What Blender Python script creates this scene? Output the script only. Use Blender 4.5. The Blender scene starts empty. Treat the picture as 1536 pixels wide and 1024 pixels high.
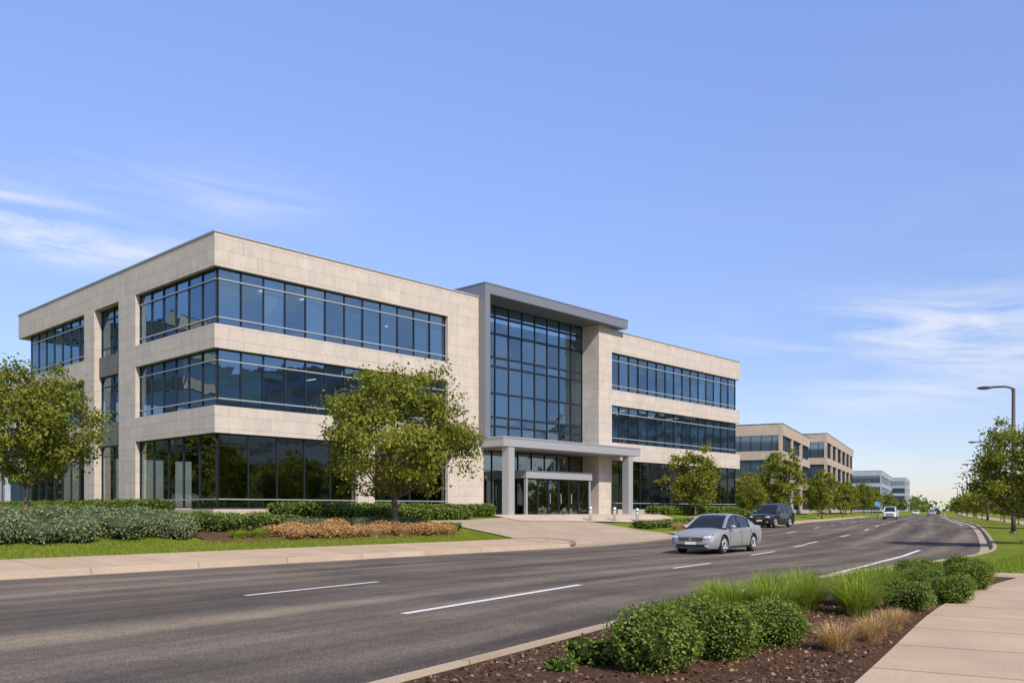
import bpy, bmesh, math, random
import numpy as np
from mathutils import Vector, Matrix
random.seed(7); rng=np.random.default_rng(7)
scene=bpy.context.scene
scene.view_settings.view_transform='Standard'
scene.view_settings.look='None'
scene.view_settings.exposure=0
COL=scene.collection

# ------------------------------------------------------------------ materials
def mat_new(name):
    m=bpy.data.materials.new(name); m.use_nodes=True
    nt=m.node_tree; b=nt.nodes['Principled BSDF']
    return m,nt,b
def simple(name,col,rough=.6,metal=0,spec=.5,coat=0,emit=None):
    m,nt,b=mat_new(name)
    b.inputs['Base Color'].default_value=(*col,1); b.inputs['Roughness'].default_value=rough
    b.inputs['Metallic'].default_value=metal; b.inputs['Specular IOR Level'].default_value=spec
    b.inputs['Coat Weight'].default_value=coat; b.inputs['Coat Roughness'].default_value=.05
    if emit:
        b.inputs['Emission Color'].default_value=(*emit[0],1); b.inputs['Emission Strength'].default_value=emit[1]
    return m
def N(nt,t,**kw):
    n=nt.nodes.new(t)
    for k,v in kw.items(): setattr(n,k,v)
    return n
def noise(nt,vec,scale,detail=4,rough=.55,dist=0):
    n=N(nt,'ShaderNodeTexNoise'); n.inputs['Scale'].default_value=scale; n.inputs['Detail'].default_value=detail
    n.inputs['Roughness'].default_value=rough; n.inputs['Distortion'].default_value=dist
    if vec is not None: nt.links.new(vec,n.inputs['Vector'])
    return n.outputs['Fac']
def ramp(nt,fac,stops):
    r=N(nt,'ShaderNodeValToRGB'); els=r.color_ramp.elements
    while len(els)<len(stops): els.new(.5)
    for e,(p,c) in zip(els,stops):
        e.position=p; e.color=(*c,1) if len(c)==3 else c
    nt.links.new(fac,r.inputs['Fac']); return r.outputs['Color']
def mixc(nt,fac,a,b,mode='MIX'):
    n=N(nt,'ShaderNodeMix',data_type='RGBA',blend_type=mode)
    for sock,v in ((n.inputs[0],fac),(n.inputs[6],a),(n.inputs[7],b)):
        if isinstance(v,bpy.types.NodeSocket): nt.links.new(v,sock)
        elif isinstance(v,(int,float)): sock.default_value=v
        else: sock.default_value=(*v,1)
    return n.outputs[2]
def mth(nt,op,a,b=None,c=None,clamp=False):
    n=N(nt,'ShaderNodeMath',operation=op,use_clamp=clamp)
    for i,v in enumerate((a,b,c)):
        if v is None: continue
        if isinstance(v,bpy.types.NodeSocket): nt.links.new(v,n.inputs[i])
        else: n.inputs[i].default_value=v
    return n.outputs[0]
def bump(nt,b,h,strength=.3,dist=.02):
    n=N(nt,'ShaderNodeBump'); n.inputs['Strength'].default_value=strength; n.inputs['Distance'].default_value=dist
    nt.links.new(h,n.inputs['Height']); nt.links.new(n.outputs[0],b.inputs['Normal'])
def objc(nt): return N(nt,'ShaderNodeTexCoord').outputs['Object']
def uvc(nt): return N(nt,'ShaderNodeTexCoord').outputs['UV']

def stone_mat(name,base,bw=1.55,rh=.62):
    m,nt,b=mat_new(name); oc=objc(nt)
    s=N(nt,'ShaderNodeSeparateXYZ'); nt.links.new(oc,s.inputs[0])
    c=N(nt,'ShaderNodeCombineXYZ'); nt.links.new(mth(nt,'ADD',s.outputs[0],s.outputs[1]),c.inputs[0]); nt.links.new(s.outputs[2],c.inputs[1])
    br=N(nt,'ShaderNodeTexBrick'); nt.links.new(c.outputs[0],br.inputs['Vector'])
    br.inputs['Scale'].default_value=1; br.inputs['Brick Width'].default_value=bw; br.inputs['Row Height'].default_value=rh
    br.inputs['Mortar Size'].default_value=.010; br.inputs['Mortar Smooth'].default_value=.2
    br.inputs['Color1'].default_value=(*[x*1.03 for x in base],1); br.inputs['Color2'].default_value=(*[x*.95 for x in base],1)
    br.inputs['Mortar'].default_value=(*[x*.55 for x in base],1)
    mp=N(nt,'ShaderNodeMapping'); mp.inputs['Scale'].default_value=(1,1,.25); nt.links.new(oc,mp.inputs[0])
    n1=noise(nt,oc,1.3,6,.65); n2=noise(nt,oc,22,4,.6); n3=noise(nt,mp.outputs[0],2.4,5,.7)
    k=mixc(nt,1,br.outputs['Color'],ramp(nt,n1,[(.3,(.91,.90,.90)),(.7,(1.05,1.04,1.03))]),'MULTIPLY')
    k=mixc(nt,1,k,ramp(nt,n3,[(.3,(.90,.89,.88)),(.6,(1.03,1.03,1.03))]),'MULTIPLY')
    k=mixc(nt,1,k,ramp(nt,n2,[(.3,(.93,.93,.93)),(.7,(1.05,1.05,1.05))]),'MULTIPLY')
    nt.links.new(k,b.inputs['Base Color']); b.inputs['Roughness'].default_value=.85; b.inputs['Specular IOR Level'].default_value=.3
    bump(nt,b,n2,.15,.01)
    return m
M_stone=stone_mat('stone_panel',(.53,.468,.395))
M_stone_g=stone_mat('stone_panel_grey',(.16,.155,.15))
M_concrete=stone_mat('plinth_concrete',(.45,.39,.32),2.5,3)
M_metal=simple('portal_metal',(.22,.23,.245),.45,.4)
M_metal_l=simple('canopy_metal',(.40,.40,.40),.45,.35)
M_frame=simple('mullion_dark',(.035,.045,.055),.4,.6)
M_alu=simple('mullion_aluminium',(.50,.52,.53),.4,.5)
M_roof=simple('roof_membrane',(.35,.34,.32),.9)
M_ceiling=simple('interior_ceiling',(.30,.33,.34),.9)
M_intwall=simple('interior_wall',(.14,.145,.145),.9)
M_light=simple('ceiling_light',(.9,.9,.85),.5,emit=((1,.95,.85),2.0))
M_blind=simple('window_blind',(.36,.42,.46),.9)

def glass_mat(name,tint=(.54,.76,.92),trans=(.24,.36,.42),f0=.30,wav=.07):
    m=bpy.data.materials.new(name); m.use_nodes=True; nt=m.node_tree
    nt.nodes.remove(nt.nodes['Principled BSDF']); out=nt.nodes['Material Output']
    g=N(nt,'ShaderNodeBsdfGlossy'); g.inputs['Roughness'].default_value=.015
    t=N(nt,'ShaderNodeBsdfTransparent'); t.inputs['Color'].default_value=(*trans,1)
    geo=N(nt,'ShaderNodeNewGeometry')
    cr=ramp(nt,geo.outputs['Random Per Island'],[(0,tuple(x*.68 for x in tint)),(1,tint)])
    nt.links.new(cr,g.inputs['Color'])
    oc=objc(nt)
    bp=N(nt,'ShaderNodeBump'); bp.inputs['Strength'].default_value=wav; bp.inputs['Distance'].default_value=.06
    nt.links.new(noise(nt,oc,.9,2,.5),bp.inputs['Height']); nt.links.new(bp.outputs[0],g.inputs['Normal'])
    lw=N(nt,'ShaderNodeLayerWeight'); lw.inputs[0].default_value=.5
    f=mth(nt,'ADD',mth(nt,'MULTIPLY',mth(nt,'POWER',lw.outputs['Facing'],3),.6),f0,clamp=True)
    mx=N(nt,'ShaderNodeMixShader'); nt.links.new(f,mx.inputs[0]); nt.links.new(t.outputs[0],mx.inputs[1]); nt.links.new(g.outputs[0],mx.inputs[2])
    nt.links.new(mx.outputs[0],out.inputs['Surface'])
    return m
M_glass=glass_mat('facade_glass',f0=.34)
M_glass_g=glass_mat('ground_floor_glass',(.66,.72,.70),(.24,.28,.27),.40)
M_glass_far=simple('distant_glass',(.03,.06,.09),.06,.0,1.0)
M_glass_far.node_tree.nodes['Principled BSDF'].inputs['IOR'].default_value=2.0

def asphalt():
    m,nt,b=mat_new('asphalt'); uv=uvc(nt)
    s=N(nt,'ShaderNodeSeparateXYZ'); nt.links.new(uv,s.inputs[0])
    mp=N(nt,'ShaderNodeMapping'); mp.inputs['Scale'].default_value=(.05,.8,1); nt.links.new(uv,mp.inputs[0])
    streak=noise(nt,mp.outputs[0],1.0,5,.6)
    tr=mth(nt,'SINE',mth(nt,'MULTIPLY',s.outputs[1],2*math.pi/2.05))
    blot=noise(nt,uv,.35,5,.6); fine=noise(nt,uv,34,3,.75); mid=noise(nt,uv,6,5,.7)
    c=ramp(nt,streak,[(.32,(.082,.071,.062)),(.5,(.140,.118,.096)),(.66,(.21,.173,.133))])
    c=mixc(nt,1,c,ramp(nt,mth(nt,'MULTIPLY_ADD',tr,.5,.5),[(0,(.86,.86,.88)),(1,(1.1,1.09,1.06))]),'MULTIPLY')
    c=mixc(nt,1,c,ramp(nt,blot,[(.35,(.78,.78,.80)),(.65,(1.14,1.12,1.08))]),'MULTIPLY')
    c=mixc(nt,1,c,ramp(nt,mid,[(.3,(.82,.82,.82)),(.7,(1.15,1.15,1.15))]),'MULTIPLY')
    c=mixc(nt,1,c,ramp(nt,fine,[(.32,(.45,.45,.45)),(.5,(1,1,1)),(.68,(1.8,1.75,1.65))]),'MULTIPLY')
    vo=N(nt,'ShaderNodeTexVoronoi',feature='DISTANCE_TO_EDGE'); vo.inputs['Scale'].default_value=.12
    mv=N(nt,'ShaderNodeVectorMath',operation='ADD'); nt.links.new(uv,mv.inputs[0])
    nz=N(nt,'ShaderNodeTexNoise'); nz.inputs['Scale'].default_value=.7; nz.inputs['Detail'].default_value=6; nt.links.new(uv,nz.inputs['Vector'])
    sc=N(nt,'ShaderNodeVectorMath',operation='SCALE'); sc.inputs['Scale'].default_value=2.2; nt.links.new(nz.outputs['Color'],sc.inputs[0])
    nt.links.new(sc.outputs[0],mv.inputs[1]); nt.links.new(mv.outputs[0],vo.inputs['Vector'])
    crack=mth(nt,'LESS_THAN',vo.outputs['Distance'],.0022)
    c=mixc(nt,mth(nt,'MULTIPLY',crack,.4),c,(.04,.038,.036))
    jn=mth(nt,'LESS_THAN',mth(nt,'ABSOLUTE',mth(nt,'SUBTRACT',s.outputs[1],8.9)),.02)
    c=mixc(nt,mth(nt,'MULTIPLY',jn,.4),c,(.04,.038,.036))
    nt.links.new(c,b.inputs['Base Color']); b.inputs['Roughness'].default_value=.95; b.inputs['Specular IOR Level'].default_value=.06
    bump(nt,b,fine,.5,.01); return m
M_asphalt=asphalt()
def slabs(name,base,jl=1.6,jw=50,mort=.02,off=0.):
    m,nt,b=mat_new(name); uv=uvc(nt)
    br=N(nt,'ShaderNodeTexBrick'); br.offset=off; nt.links.new(uv,br.inputs['Vector'])
    br.inputs['Scale'].default_value=1; br.inputs['Brick Width'].default_value=jl; br.inputs['Row Height'].default_value=jw
    br.inputs['Mortar Size'].default_value=mort
    br.inputs['Color1'].default_value=(*[x*1.04 for x in base],1); br.inputs['Color2'].default_value=(*[x*.94 for x in base],1)
    br.inputs['Mortar'].default_value=(*[x*.5 for x in base],1)
    n1=noise(nt,uv,.8,6,.65); n2=noise(nt,uv,30,3,.7)
    c=mixc(nt,1,br.outputs['Color'],ramp(nt,n1,[(.3,(.84,.83,.82)),(.7,(1.08,1.08,1.07))]),'MULTIPLY')
    c=mixc(nt,1,c,ramp(nt,n2,[(.3,(.86,.86,.86)),(.7,(1.1,1.1,1.1))]),'MULTIPLY')
    nt.links.new(c,b.inputs['Base Color']); b.inputs['Roughness'].default_value=.95; b.inputs['Specular IOR Level'].default_value=.1; bump(nt,b,n2,.2,.006); return m
M_walk=slabs('sidewalk_concrete',(.49,.365,.25))
M_kerb=slabs('kerb_concrete',(.44,.345,.25),3.0,50,.015)
M_drive=slabs('driveway_concrete',(.42,.33,.24),4,4,.02)
M_paver=slabs('plaza_paver',(.52,.43,.335),.8,.8,.012)
def paint():
    m,nt,b=mat_new('white_road_paint'); oc=objc(nt)
    n=noise(nt,oc,14,6,.75)
    c=ramp(nt,n,[(.30,(.20,.19,.18)),(.42,(.62,.61,.58)),(.6,(.76,.75,.72))])
    nt.links.new(c,b.inputs['Base Color']); b.inputs['Roughness'].default_value=.7; return m
M_paint=paint()
def grass():
    m,nt,b=mat_new('lawn_grass'); oc=objc(nt)
    n1=noise(nt,oc,.35,5,.6); n2=noise(nt,oc,9,5,.75); n3=noise(nt,oc,45,3,.8)
    c=ramp(nt,n1,[(.3,(.14,.19,.022)),(.55,(.19,.235,.032)),(.75,(.26,.26,.05))])
    c=mixc(nt,1,c,ramp(nt,n2,[(.3,(.68,.72,.6)),(.7,(1.25,1.2,1.2))]),'MULTIPLY')
    c=mixc(nt,1,c,ramp(nt,n3,[(.35,(.6,.65,.5)),(.65,(1.3,1.25,1.2))]),'MULTIPLY')
    nt.links.new(c,b.inputs['Base Color']); b.inputs['Roughness'].default_value=.95; b.inputs['Specular IOR Level'].default_value=.05
    bump(nt,b,n3,.8,.05); return m
M_grass=grass()
def mulch():
    m,nt,b=mat_new('bark_mulch'); oc=objc(nt)
    n1=noise(nt,oc,1.5,5,.6); n2=noise(nt,oc,28,5,.8)
    c=ramp(nt,n2,[(.3,(.03,.016,.010)),(.5,(.12,.068,.040)),(.7,(.25,.15,.09))])
    c=mixc(nt,1,c,ramp(nt,n1,[(.3,(.8,.8,.8)),(.7,(1.2,1.15,1.1))]),'MULTIPLY')
    nt.links.new(c,b.inputs['Base Color']); b.inputs['Roughness'].default_value=.95; b.inputs['Specular IOR Level'].default_value=.1; bump(nt,b,n2,1,.05); return m
M_mulch=mulch()
def leafm(name,c1,c2,c3,trans=.35,scale=.8):
    m=bpy.data.materials.new(name); m.use_nodes=True; nt=m.node_tree; b=nt.nodes['Principled BSDF']; out=nt.nodes['Material Output']
    geo=N(nt,'ShaderNodeNewGeometry'); oc=objc(nt)
    f=mth(nt,'ADD',mth(nt,'MULTIPLY',geo.outputs['Random Per Island'],.6),mth(nt,'MULTIPLY',noise(nt,oc,scale,3,.5),.5))
    c=ramp(nt,f,[(.2,c1),(.55,c2),(.9,c3)])
    nt.links.new(c,b.inputs['Base Color']); b.inputs['Roughness'].default_value=.6; b.inputs['Specular IOR Level'].default_value=.12
    t=N(nt,'ShaderNodeBsdfTranslucent'); nt.links.new(mixc(nt,1,c,(1.4,1.5,.6),'MULTIPLY'),t.inputs[0])
    mx=N(nt,'ShaderNodeMixShader'); mx.inputs[0].default_value=trans
    nt.links.new(b.outputs[0],mx.inputs[1]); nt.links.new(t.outputs[0],mx.inputs[2]); nt.links.new(mx.outputs[0],out.inputs['Surface'])
    return m
M_leaf=leafm('tree_leaf',(.09,.115,.013),(.175,.19,.026),(.31,.30,.05))
M_leaf2=leafm('shrub_leaf',(.07,.115,.018),(.14,.19,.032),(.25,.30,.06),.25,3)
M_leaf3=leafm('hedge_leaf',(.06,.10,.016),(.11,.155,.026),(.19,.24,.045),.25,2)
M_sage=leafm('silver_shrub_leaf',(.11,.15,.065),(.175,.215,.10),(.27,.31,.16),.2,3)
M_blade=leafm('ornamental_grass_blade',(.13,.19,.02),(.23,.29,.04),(.40,.43,.08),.35,3)
M_dry=leafm('dry_grass_blade',(.28,.16,.07),(.48,.31,.15),(.66,.48,.27),.3,3)
M_rust=leafm('rust_shrub_leaf',(.36,.19,.07),(.55,.32,.13),(.72,.49,.22),.3,3)
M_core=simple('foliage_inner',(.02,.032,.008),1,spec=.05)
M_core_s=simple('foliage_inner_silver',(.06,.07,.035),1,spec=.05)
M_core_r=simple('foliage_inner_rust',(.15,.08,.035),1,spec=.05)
def barkm():
    m,nt,b=mat_new('bark'); oc=objc(nt); mp=N(nt,'ShaderNodeMapping'); mp.inputs['Scale'].default_value=(1,1,.2); nt.links.new(oc,mp.inputs[0])
    n=noise(nt,mp.outputs[0],18,5,.7)
    nt.links.new(ramp(nt,n,[(.3,(.05,.036,.026)),(.7,(.19,.145,.10))]),b.inputs['Base Color']); b.inputs['Roughness'].default_value=.9; bump(nt,b,n,.8,.03); return m
M_bark=barkm()

# ------------------------------------------------------------------ mesh builder
class MB:
    def __init__(s): s.v=[];s.f=[];s.m=[];s.uv={}
    def quad(s,a,b,c,d,mi=0):
        i=len(s.v); s.v+=[tuple(a),tuple(b),tuple(c),tuple(d)]; s.f.append((i,i+1,i+2,i+3)); s.m.append(mi)
    def box(s,x0,x1,y0,y1,z0,z1,mi=0):
        i=len(s.v); s.v+=[(x0,y0,z0),(x1,y0,z0),(x1,y1,z0),(x0,y1,z0),(x0,y0,z1),(x1,y0,z1),(x1,y1,z1),(x0,y1,z1)]
        for q in ((0,3,2,1),(4,5,6,7),(0,1,5,4),(1,2,6,5),(2,3,7,6),(3,0,4,7)):
            s.f.append(tuple(i+k for k in q)); s.m.append(mi)
    def tube(s,pts,rad,n=8,mi=0,cap=True):
        pts=[Vector(p) for p in pts]; base=len(s.v)
        prev=None
        for k,p in enumerate(pts):
            t=(pts[min(k+1,len(pts)-1)]-pts[max(k-1,0)]).normalized()
            if prev is None:
                a=Vector((1,0,0)) if abs(t.x)<.9 else Vector((0,1,0)); u=t.cross(a).normalized()
            else:
                u=(prev-t*prev.dot(t)).normalized()
            prev=u; w=t.cross(u)
            for j in range(n):
                an=2*math.pi*j/n; s.v.append(tuple(p+(u*math.cos(an)+w*math.sin(an))*rad[k]))
        for k in range(len(pts)-1):
            for j in range(n):
                a=base+k*n+j; b=base+k*n+(j+1)%n
                s.f.append((a,b,b+n,a+n)); s.m.append(mi)
        if cap:
            s.f.append(tuple(base+j for j in range(n-1,-1,-1))); s.m.append(mi)
            s.f.append(tuple(base+(len(pts)-1)*n+j for j in range(n))); s.m.append(mi)
    def ell(s,c,r,mi=0,nu=14,nv=8,jit=0):
        i=len(s.v)
        for a in range(nv+1):
            th=math.pi*a/nv
            for b in range(nu):
                ph=2*math.pi*b/nu; k=1+random.uniform(-jit,jit)
                s.v.append((c[0]+r[0]*k*math.sin(th)*math.cos(ph),c[1]+r[1]*k*math.sin(th)*math.sin(ph),c[2]+r[2]*k*math.cos(th)))
        for a in range(nv):
            for b in range(nu):
                s.f.append((i+a*nu+b,i+a*nu+(b+1)%nu,i+(a+1)*nu+(b+1)%nu,i+(a+1)*nu+b)); s.m.append(mi)
    def mesh(s,name,mats,smooth=False):
        me=bpy.data.meshes.new(name); me.from_pydata(s.v,[],s.f); 
        for m in mats: me.materials.append(m)
        me.polygons.foreach_set('material_index',s.m)
        if smooth: me.polygons.foreach_set('use_smooth',[True]*len(s.f))
        me.update(); return me
    def obj(s,name,mats,parent=None,smooth=False,loc=None,rotz=0):
        return mkobj(name,s.mesh(name,mats,smooth),parent,loc,rotz)
def mkobj(name,me,parent=None,loc=None,rotz=0,scale=None):
    o=bpy.data.objects.new(name,me); COL.objects.link(o)
    if parent: o.parent=parent
    if loc is not None: o.location=loc
    o.rotation_euler=(0,0,rotz)
    if scale is not None: o.scale=scale
    return o
def empty(name,loc=(0,0,0),rotz=0): return mkobj(name,None,None,loc,rotz)
def weighted_smooth(o,ang=35):
    for p in o.data.polygons: p.use_smooth=True
    try: o.data.set_sharp_from_angle(angle=math.radians(ang))
    except Exception: pass

# ------------------------------------------------------------------ road layout
def catmull(P):
    P=[np.array(p,float) for p in P]; out=[]
    for i in range(len(P)-1):
        p0=P[max(i-1,0)];p1=P[i];p2=P[i+1];p3=P[min(i+2,len(P)-1)]
        if i==0:p0=2*p1-p2
        if i==len(P)-2:p3=2*p2-p1
        d01=max(np.linalg.norm(p1-p0)**.5,1e-3);d12=np.linalg.norm(p2-p1)**.5;d23=max(np.linalg.norm(p3-p2)**.5,1e-3)
        t0=0;t1=d01;t2=t1+d12;t3=t2+d23
        L=np.linalg.norm(p2-p1); n=max(2,int(L/max(.7,np.linalg.norm(p1)*.012)))
        for k in range(n):
            t=t1+(t2-t1)*k/n
            A1=(t1-t)/(t1-t0)*p0+(t-t0)/(t1-t0)*p1;A2=(t2-t)/(t2-t1)*p1+(t-t1)/(t2-t1)*p2;A3=(t3-t)/(t3-t2)*p2+(t-t2)/(t3-t2)*p3
            B1=(t2-t)/(t2-t0)*A1+(t-t0)/(t2-t0)*A2;B2=(t3-t)/(t3-t1)*A2+(t-t1)/(t3-t1)*A3
            out.append((t2-t)/(t2-t1)*B1+(t-t1)/(t2-t1)*B2)
    out.append(P[-1]); return np.array(out)
class Edge:
    def __init__(s,pts,sign):
        s.P=catmull(pts); T=np.gradient(s.P,axis=0); T/=np.linalg.norm(T,axis=1)[:,None]; s.T=T
        s.S=np.concatenate([[0],np.cumsum(np.linalg.norm(np.diff(s.P,axis=0),axis=1))])
        s.Nn=np.stack([-T[:,1],T[:,0]],1)*sign; s.sign=sign
    def sy(s,y): return float(np.interp(y,s.P[:,1],s.S))
    def at(s,t,d=0):
        p=np.array([np.interp(t,s.S,s.P[:,k]) for k in (0,1)]); n=np.array([np.interp(t,s.S,s.Nn[:,k]) for k in (0,1)])
        return p+n/np.linalg.norm(n)*d
    def dist(s,x,y):
        x=np.atleast_1d(np.asarray(x,float)).ravel();y=np.atleast_1d(np.asarray(y,float)).ravel(); out=np.empty(len(x))
        for i in range(0,len(x),4000):
            dx=x[i:i+4000,None]-s.P[None,:,0];dy=y[i:i+4000,None]-s.P[None,:,1]
            j=np.argmin(dx*dx+dy*dy,1); r=np.arange(len(j))
            out[i:i+4000]=s.Nn[j,0]*dx[r,j]+s.Nn[j,1]*dy[r,j]
        return out
Lf=Edge([(-400,-450),(-60,-38),(-35,-7.5),(-11.9,20.5),(-4.3,30.0),(2.9,39.1),(9.9,51.7),(16.7,64),(34.2,100),(83.5,200),(182,400),(480,1000),(980,2000)],1)
Rt=Edge([(-400,-470),(-60,-78),(-18,-19),(-.79,8.15),(4.2,16.2),(8.8,21.9),(13.0,26.4),(17.0,31.5),(22.9,42.2),(37.2,70.4),(53.8,105.6),(101,205),(200,405),(497,1000),(997,2000)],-1)
def sm(t): t=np.clip(t,0,1); return t*t*(3-2*t)
def gz(y): return .3*sm((np.asarray(y)-42)/35)
BC=np.array((-14.4,42.6)); BU=np.array((.682,.731)); BV=np.array((-.731,.682)); BW=51.6; BD=26.0; BZ=1.25
def blocal(x,y):
    dx=x-BC[0];dy=y-BC[1]; return dx*BU[0]+dy*BU[1], dx*BV[0]+dy*BV[1]
def bworld(t,v): return BC+BU*t+BV*v
def terr(x,y):
    x=np.atleast_1d(np.asarray(x,float)).ravel();y=np.atleast_1d(np.asarray(y,float)).ravel()
    dl=Lf.dist(x,y); dr=Rt.dist(x,y)
    fl=np.interp(dl,[0,.5,1.2,3,6,12,16],[-.06,-.06,.08,.27,.75,1.2,1.25])
    fr=np.interp(dr,[0,.5,1.1],[-.06,-.06,.105])
    f=np.where(dl>0,fl,np.where(dr>0,fr,-.06))
    a,b=blocal(x,y)
    ox=np.maximum(np.maximum(-a,a-BW),0);oy=np.maximum(np.maximum(-b,b-BD),0);db=np.hypot(ox,oy)
    w=(1-sm((db-1.8)/3.2))*sm((dl-1.5)/2.0)
    f=f*(1-w)+BZ*w
    return f+gz(y)*(1-np.clip(f,0,1.25)/1.25)
def H(x,y): return float(terr([x],[y])[0])
def zrel(z,y): return z+float(gz(y))*(1-min(max(z,0),1.25)/1.25)

def grid_mesh(name,X,Y,Z,mat,uv=None,parent=None,smooth=True):
    r,c=X.shape; v=np.stack([X.ravel(),Y.ravel(),Z.ravel()],1)
    idx=np.arange(r*c).reshape(r,c)
    f=np.stack([idx[:-1,:-1].ravel(),idx[:-1,1:].ravel(),idx[1:,1:].ravel(),idx[1:,:-1].ravel()],1)
    me=bpy.data.meshes.new(name); me.from_pydata(v.tolist(),[],f.tolist()); me.materials.append(mat)
    if uv is not None:
        ul=me.uv_layers.new(name='UVMap'); U=uv.reshape(-1,2)[f.ravel()]; ul.data.foreach_set('uv',U.ravel())
    me.polygons.foreach_set('use_smooth',[smooth]*len(f)); me.update()
    if sum(p.normal.z*p.area for p in me.polygons)<0: me.flip_normals()
    return mkobj(name,me,parent)
def strip(name,E,s0,s1,prof,mat,parent=None,smooth=False):
    ss=[s0]+[float(t) for t in E.S if s0<t<s1]+[s1]
    X=[];Y=[];Z=[];UV=[]
    cd=[0]
    for k in range(1,len(prof)): cd.append(cd[-1]+math.hypot(prof[k][0]-prof[k-1][0],prof[k][1]-prof[k-1][1]))
    for t in ss:
        pr=[E.at(t,d) for d,z in prof]
        X.append([p[0] for p in pr]);Y.append([p[1] for p in pr]);Z.append([zrel(z,p[1]) for (d,z),p in zip(prof,pr)]);UV.append([(t,c+.3) for c in cd])
    return grid_mesh(name,np.array(X),np.array(Y),np.array(Z),mat,np.array(UV),parent,smooth)

# ground
def axis(a,b,step,far):
    c=list(np.arange(a,b+1e-6,step)); s=step
    hi=c[-1]
    while hi<far: s*=1.25; hi+=s; c.append(hi)
    lo=c[0]; s=step
    while lo>-far: s*=1.25; lo-=s; c.insert(0,lo)
    return np.array(c)
gx=axis(-40,45,.7,4000); gy=axis(-4,95,.7,4000)
GX,GY=np.meshgrid(gx,gy); GZ=terr(GX,GY).reshape(GX.shape)
grid_mesh('ground',GX,GY,GZ,M_grass)
# road
rj=0;JN=14
X=[];Y=[];Z=[];UV=[]
for i in range(len(Lf.S)):
    p=Lf.P[i]; dd=np.hypot(*(Rt.P-p).T); j=max(int(np.argmin(dd)),rj); rj=j; q=Rt.P[j]
    fr=np.linspace(0,1,JN+1)
    X.append(p[0]+(q[0]-p[0])*fr);Y.append(p[1]+(q[1]-p[1])*fr);Z.append(gz(Y[-1])+0)
    UV.append([(Lf.S[i],f*16.4) for f in fr])
road=grid_mesh('road',np.array(X),np.array(Y),np.array(Z),M_asphalt,np.array(UV))
# markings
def marking(p0,p1,w=.13,n=None):
    p0=np.array(p0);p1=np.array(p1);L=np.linalg.norm(p1-p0);t=(p1-p0)/L;nn=np.array((-t[1],t[0]))*w/2
    k=max(1,int(L));X=[];Y=[]
    for i in range(k+1):
        c=p0+(p1-p0)*i/k; a=c-nn;b=c+nn; X.append([a[0],b[0]]);Y.append([a[1],b[1]])
    X=np.array(X);Y=np.array(Y)
    grid_mesh('lane_marking',X,Y,gz(Y)+.007,M_paint,parent=road)
marking((-5.0,16.5),(-3.0,19.7)); marking((-1.68,13.6),(1.46,18.9),.15)
marking((-12.3,5.3),(-10.2,8.5)); marking((-8.0,2.5),(-5.0,7.8),.15)
marking((4.45,24.3),(6.0,26.6)); marking((8.5,31.3),(10.2,34.2)); marking((12.3,38.4),(13.8,41.2))
marking((7.7,21.55),(11.0,26.6),.15);marking((11.0,26.65),(13.9,31.1),.15);marking((13.9,31.15),(16.4,35.4),.15)
for k in range(14):
    s=Lf.sy(46)+k*11
    for d in (-8.2,):
        a=Lf.at(s,d);b=Lf.at(s+3.2,d); marking(a,b,.14)
    a=Lf.at(s+4,-4.3);b=Lf.at(s+7,-4.3)
    if k>0: marking(a,b,.13)
for k in range(30):
    s=Rt.sy(75)+k*8; a=Rt.at(s,-.9);b=Rt.at(s+7.9,-.9); marking(a,b,.12)
# kerbs & walks
kp=[(-.42,.004),(-.03,.006),(0,.02),(.012,.135),(.04,.155),(.16,.158),(.165,.05)]
sd0=Lf.sy(38.6); sd1=Lf.sy(51.7)
sidew=empty('sidewalk')
strip('kerb',Lf,Lf.sy(-38),sd0,kp,M_kerb,sidew); strip('kerb',Lf,sd1+1.5,Lf.sy(900),kp,M_kerb,sidew)
strip('paving',Lf,Lf.sy(-38),sd0,[(.163,.15),(1.5,.22),(3.0,.30),(3.02,.1)],M_walk,sidew)
strip('paving',Lf,sd1+1.5,Lf.sy(900),[(.163,.15),(1.6,.16),(1.62,.0)],M_walk,sidew)
strip('gutter',Lf,sd0,sd1+1.5,[(-.42,.004),(0,.012)],M_kerb,sidew)
strip('kerb',Rt,Rt.sy(-60),Rt.sy(900),kp,M_kerb,sidew)
sR=Rt.sy(21.2)
strip('paving',Rt,Rt.sy(-60),Rt.sy(900),[(3.5,.05),(3.52,.158),(6.0,.165),(6.02,.05)],M_walk,sidew)
strip('paving',Rt,sR,sR+1.6,[(.163,.15),(3.5,.155)],M_walk,sidew)
bed=strip('planting_bed',Rt,Rt.sy(-20),sR,[(.163,.12),(.8,.15),(1.8,.19),(2.8,.16),(3.5,.135)],M_mulch,None,True)
strip('grass_verge',Rt,sR+1.6,Rt.sy(900),[(.163,.135),(1.0,.13),(1.6,.06)],M_grass,None,True)
strip('planting_bed',Lf,Lf.sy(27.0),Lf.sy(36.2),[(4.1,.44),(5,.64),(6,.79),(7,.86),(9,1.01),(10.5,1.1)],M_mulch,None,True)
def fan(name,pts,mat,parent):
    n=len(pts); cx=sum(p[0] for p in pts)/n;cy=sum(p[1] for p in pts)/n;cz=sum(p[2] for p in pts)/n
    me=bpy.data.meshes.new(name); v=[(cx,cy,cz)]+list(pts); me.from_pydata(v,[],[(0,i+1,(i+1)%n+1) for i in range(n)]); me.materials.append(mat)
    ul=me.uv_layers.new(name='UVMap')
    for l in me.loops: ul.data[l.index].uv=(me.vertices[l.vertex_index].co.x,me.vertices[l.vertex_index].co.y)
    return mkobj(name,me,parent)
arc=[]
for k in range(13):
    an=math.pi*k/12; ds=1.75*math.sin(an); dd=1.62-1.5*math.cos(an)
    p=Lf.at(sd0+ds,dd); arc.append((p[0],p[1],zrel(.15+.15*dd/3,p[1])+.004))
fan('paving_tip',arc,M_walk,sidew)
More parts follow.
